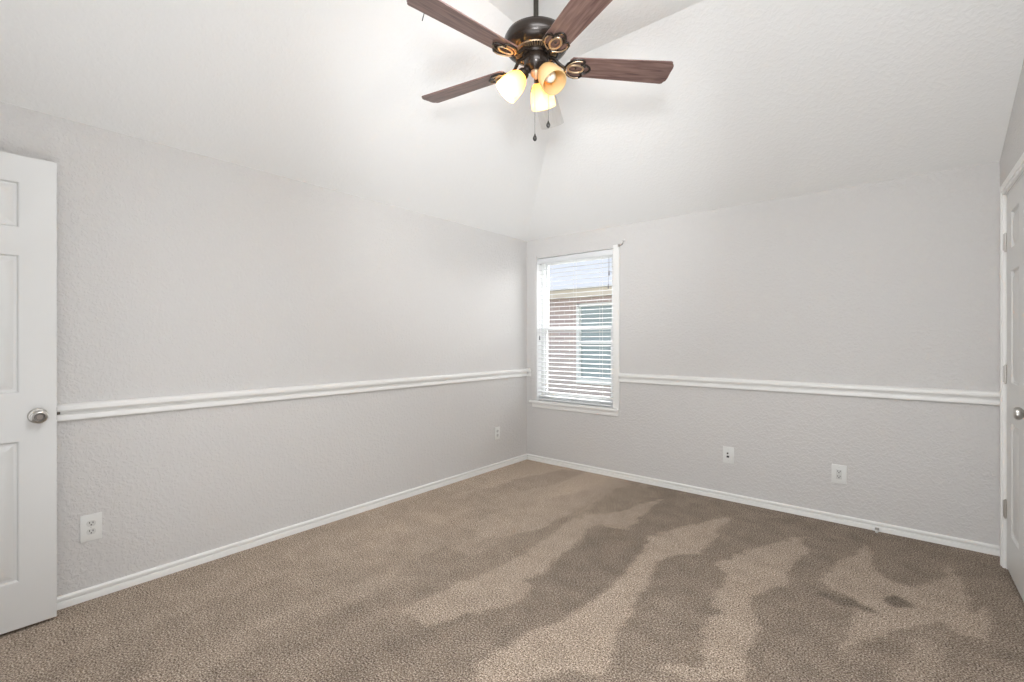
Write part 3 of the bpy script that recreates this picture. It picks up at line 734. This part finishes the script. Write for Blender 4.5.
def blade(phi, mat, label):
    e = obj('blade', blade_bm(), mat, fan, angle=30)
    e.location = (0, 0, zz(ZBL)); e.rotation_euler = Matrix(Matrix.Rotation(phi, 3, 'Z') @ Matrix.Rotation(R(-12), 3, 'X')).to_euler()
    if label: e['label'] = label
    bm = new_bm()
    # arm rising to the flywheel
    up = 2.556 - ZBL
    tube(bm, [(0.055, 0, up), (0.085, 0, up - 0.006), (0.108, 0, up - 0.034), (0.125, 0, 0.001), (0.142, 0, -0.007)], [0.009, 0.009, 0.008, 0.0075, 0.007], 10)
    # scrolled outline: two side lobes and a nose
    right = [(0.132, 0.0), (0.142, 0.026), (0.162, 0.045), (0.186, 0.054), (0.208, 0.052), (0.219, 0.041), (0.216, 0.029), (0.204, 0.024)]
    for sg in (1, -1): tube(bm, [(x, sg*y, -0.0065) for x, y in right], [0.0062, 0.0062, 0.006, 0.006, 0.006, 0.0058, 0.005, 0.004], 8, flat=0.8)
    tube(bm, [(0.204, 0.025, -0.0065), (0.228, 0.024, -0.0065), (0.246, 0.012, -0.0065), (0.252, 0.0, -0.0065), (0.246, -0.012, -0.0065), (0.228, -0.024, -0.0065), (0.204, -0.025, -0.0065)], 0.0052, 8, flat=0.8)
    ir = obj('blade_iron', bm, 'bronze', e)
    bm = new_bm()
    tube(bm, loop(0.184, 0, 0.036, 0.022, z=-0.0075), 0.0048, 8, closed=True, flat=0.8)
    for sg in (1, -1): tube(bm, [(0.140, sg*0.010, -0.011), (0.149, sg*0.027, -0.0115), (0.167, sg*0.043, -0.0115), (0.188, sg*0.050, -0.0115), (0.206, sg*0.048, -0.0115)], 0.0028, 6)
    obj('scroll', bm, 'gold', ir)
    for sx_, sy_ in ((0.184, 0.0), (0.224, 0.013), (0.224, -0.013)):
        bm = new_bm(); sphere(bm, (sx_, sy_, -0.004), 0.0055, (1, 1, 0.6), 12); obj('screw', bm, 'bronze', ir)
    return e
bA = None
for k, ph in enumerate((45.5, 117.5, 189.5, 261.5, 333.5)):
    e = blade(R(ph), 'lamplit_walnut' if k == 1 else 'walnut', 'blade pointing away from the camera, lamp glare painted into its pale colour' if k == 1 else None)
    if k == 3:
        bm = new_bm(); tube(bm, [(0.548, -0.069, 0.006), (0.549, -0.0705, -0.004), (0.551, -0.071, -0.016), (0.553, -0.070, -0.026)], 0.0018, 6)
        obj('thread', bm, 'slot', e)

# lamps
def lamp_head(phi, lit, tilt_deg):
    root_r = 0.042
    ax = Matrix.Translation((root_r*math.cos(phi), root_r*math.sin(phi), zz(2.488))) @ Matrix.Rotation(phi, 4, 'Z') @ Matrix.Rotation(PI - R(tilt_deg), 4, 'Y')
    # axis: local +z points down and outward
    bm = new_bm(); lathe(bm, [(0, -0.010), (0.016, -0.008), (0.018, 0.006), (0.024, 0.012), (0.027, 0.022), (0.0275, 0.032), (0.024, 0.034), (0.020, 0.030), (0, 0.030)], 28)
    h = obj('lamp_holder', bm, 'bronze', fan)
    h.matrix_local = ax
    bm = new_bm()
    outer = [(0.0225, 0.022), (0.028, 0.034), (0.040, 0.048), (0.048, 0.066), (0.053, 0.088), (0.0560, 0.112), (0.0575, 0.140), (0.0568, 0.1435)]
    inner = [(r_ - 0.003, z_) for r_, z_ in outer[::-1]]
    lathe(bm, outer + inner, 40)
    sh = obj('lamp_shade', bm, 'shade', h, angle=60)
    if not lit: sh['label'] = 'amber glass shade of the unlit lamp'
    bm = new_bm(); lathe(bm, [(0, 0.030), (0.013, 0.030), (0.013, 0.050), (0.020, 0.064), (0.0265, 0.082), (0.0265, 0.094), (0.020, 0.108), (0.010, 0.115), (0, 0.117)], 24)
    if lit:
        d = bpy.data.lights.new('bulb_light', 'POINT'); d.energy = 2.2; d.color = (1.0, 0.95, 0.87); d.shadow_soft_size = 0.012
        lo = bpy.data.objects.new('bulb_light', d); COL.objects.link(lo); lo.parent = h; lo.location = (0, 0, 0.124)
    obj('light_bulb', bm, 'bulb_on' if lit else 'bulb_off', h)
for ph, lit, td in ((217, True, 44), (109.5, True, 38), (-13.5, False, 36)): lamp_head(R(ph), lit, td)

# pull chains (camera-left and camera-right of the switch housing)
def chain(dx, dy, ztop, zbot):
    bm = new_bm(); z_ = ztop
    tube(bm, [(dx, dy, zz(ztop)), (dx, dy, zz(zbot + 0.02))], 0.0008, 5)
    while z_ > zbot + 0.024:
        sphere(bm, (dx, dy, zz(z_)), 0.0016, seg=6); z_ -= 0.0048
    c_ = obj('pull_chain', bm, 'dark', fan)
    bm = new_bm(); lathe(bm, [(0, 0.026), (0.0025, 0.025), (0.004, 0.018), (0.0085, 0.010), (0.0095, 0.004), (0.0075, -0.003), (0.003, -0.007), (0, -0.007)], 16, Matrix.Translation((dx, dy, zz(zbot))))
    obj('chain_fob', bm, 'fob', c_)
rt = Vector((math.cos(R(39.53)), math.sin(R(39.53)))); fwv = Vector((-math.sin(R(39.53)), math.cos(R(39.53))))
p = rt*(-0.0075) + fwv*(-0.050); chain(p.x, p.y, 2.52, 2.147); 
p = rt*0.055 + fwv*(-0.016); chain(p.x, p.y, 2.53, 2.222)

# ------------------------------------------------------------------ outside the window
bm = new_bm(); box(bm, (-14, YB + T + 0.02, -0.35), (10, 20, -0.25))
struct(obj('ground', bm, 'soil', smooth=False), 'strip of ground between the two houses', 'ground')
HY = 7.0
nh = thing('neighbour_house', 'pinkish brick house with beige eave and white window, seen outside through the blind', 'house', (-6.0, HY, -0.25))
NX0, NX1, NZ0, NZ1 = -4.31, -2.60, 0.50, 1.88
bm = wall_with_hole([(-12, -0.25), (6, -0.25), (6, 2.02), (-12, 2.02)], (NX0, NZ0, NX1, NZ1), (0, 0.25, 0), lambda u, v: (u + 6.0, 0, v + 0.25))
obj('brick_wall', bm, 'brick', nh, smooth=False)
def nb(bm, x0, x1, y0, y1, z0_, z1_, bv=0.0): box(bm, (x0 + 6.0, y0 - HY, z0_ + 0.25), (x1 + 6.0, y1 - HY, z1_ + 0.25), bv)
bm = new_bm(); j = 0.055
nb(bm, NX0, NX0 + j, HY - 0.02, HY + 0.08, NZ0, NZ1); nb(bm, NX1 - j, NX1, HY - 0.02, HY + 0.08, NZ0, NZ1)
nb(bm, NX0, NX1, HY - 0.02, HY + 0.08, NZ1 - j, NZ1); nb(bm, NX0, NX1, HY - 0.03, HY + 0.08, NZ0, NZ0 + 0.09); nb(bm, NX0, NX1, HY - 0.01, HY + 0.08, 1.18, 1.235)
nw = obj('house_window', bm, 'vinyl', nh, smooth=False)
bm = new_bm(); nb(bm, NX0 + j, NX1 - j, HY + 0.05, HY + 0.06, NZ0 + 0.09, NZ1 - j); obj('window_pane', bm, 'far_glass', nw, smooth=False)
bm = new_bm(); nb(bm, -12.4, 6.4, HY - 0.42, HY + 0.05, 1.98, 2.0); obj('soffit', bm, 'eave', nh, smooth=False)
bm = new_bm(); nb(bm, -12.4, 6.4, HY - 0.45, HY - 0.42, 1.96, 2.10); obj('fascia', bm, 'eave', nh, smooth=False)
bm = new_bm()
poly_prism(bm, [(-12.4 + 6, -0.50, 2.10 + 0.25), (-12.4 + 6, 3.5, 2.55 + 0.25), (-12.4 + 6, 7.5, 2.10 + 0.25), (-12.4 + 6, 7.5, 2.04 + 0.25), (-12.4 + 6, -0.5, 2.08 + 0.25)], (18.8, 0, 0))
obj('roof', bm, 'shingle', nh, smooth=False)
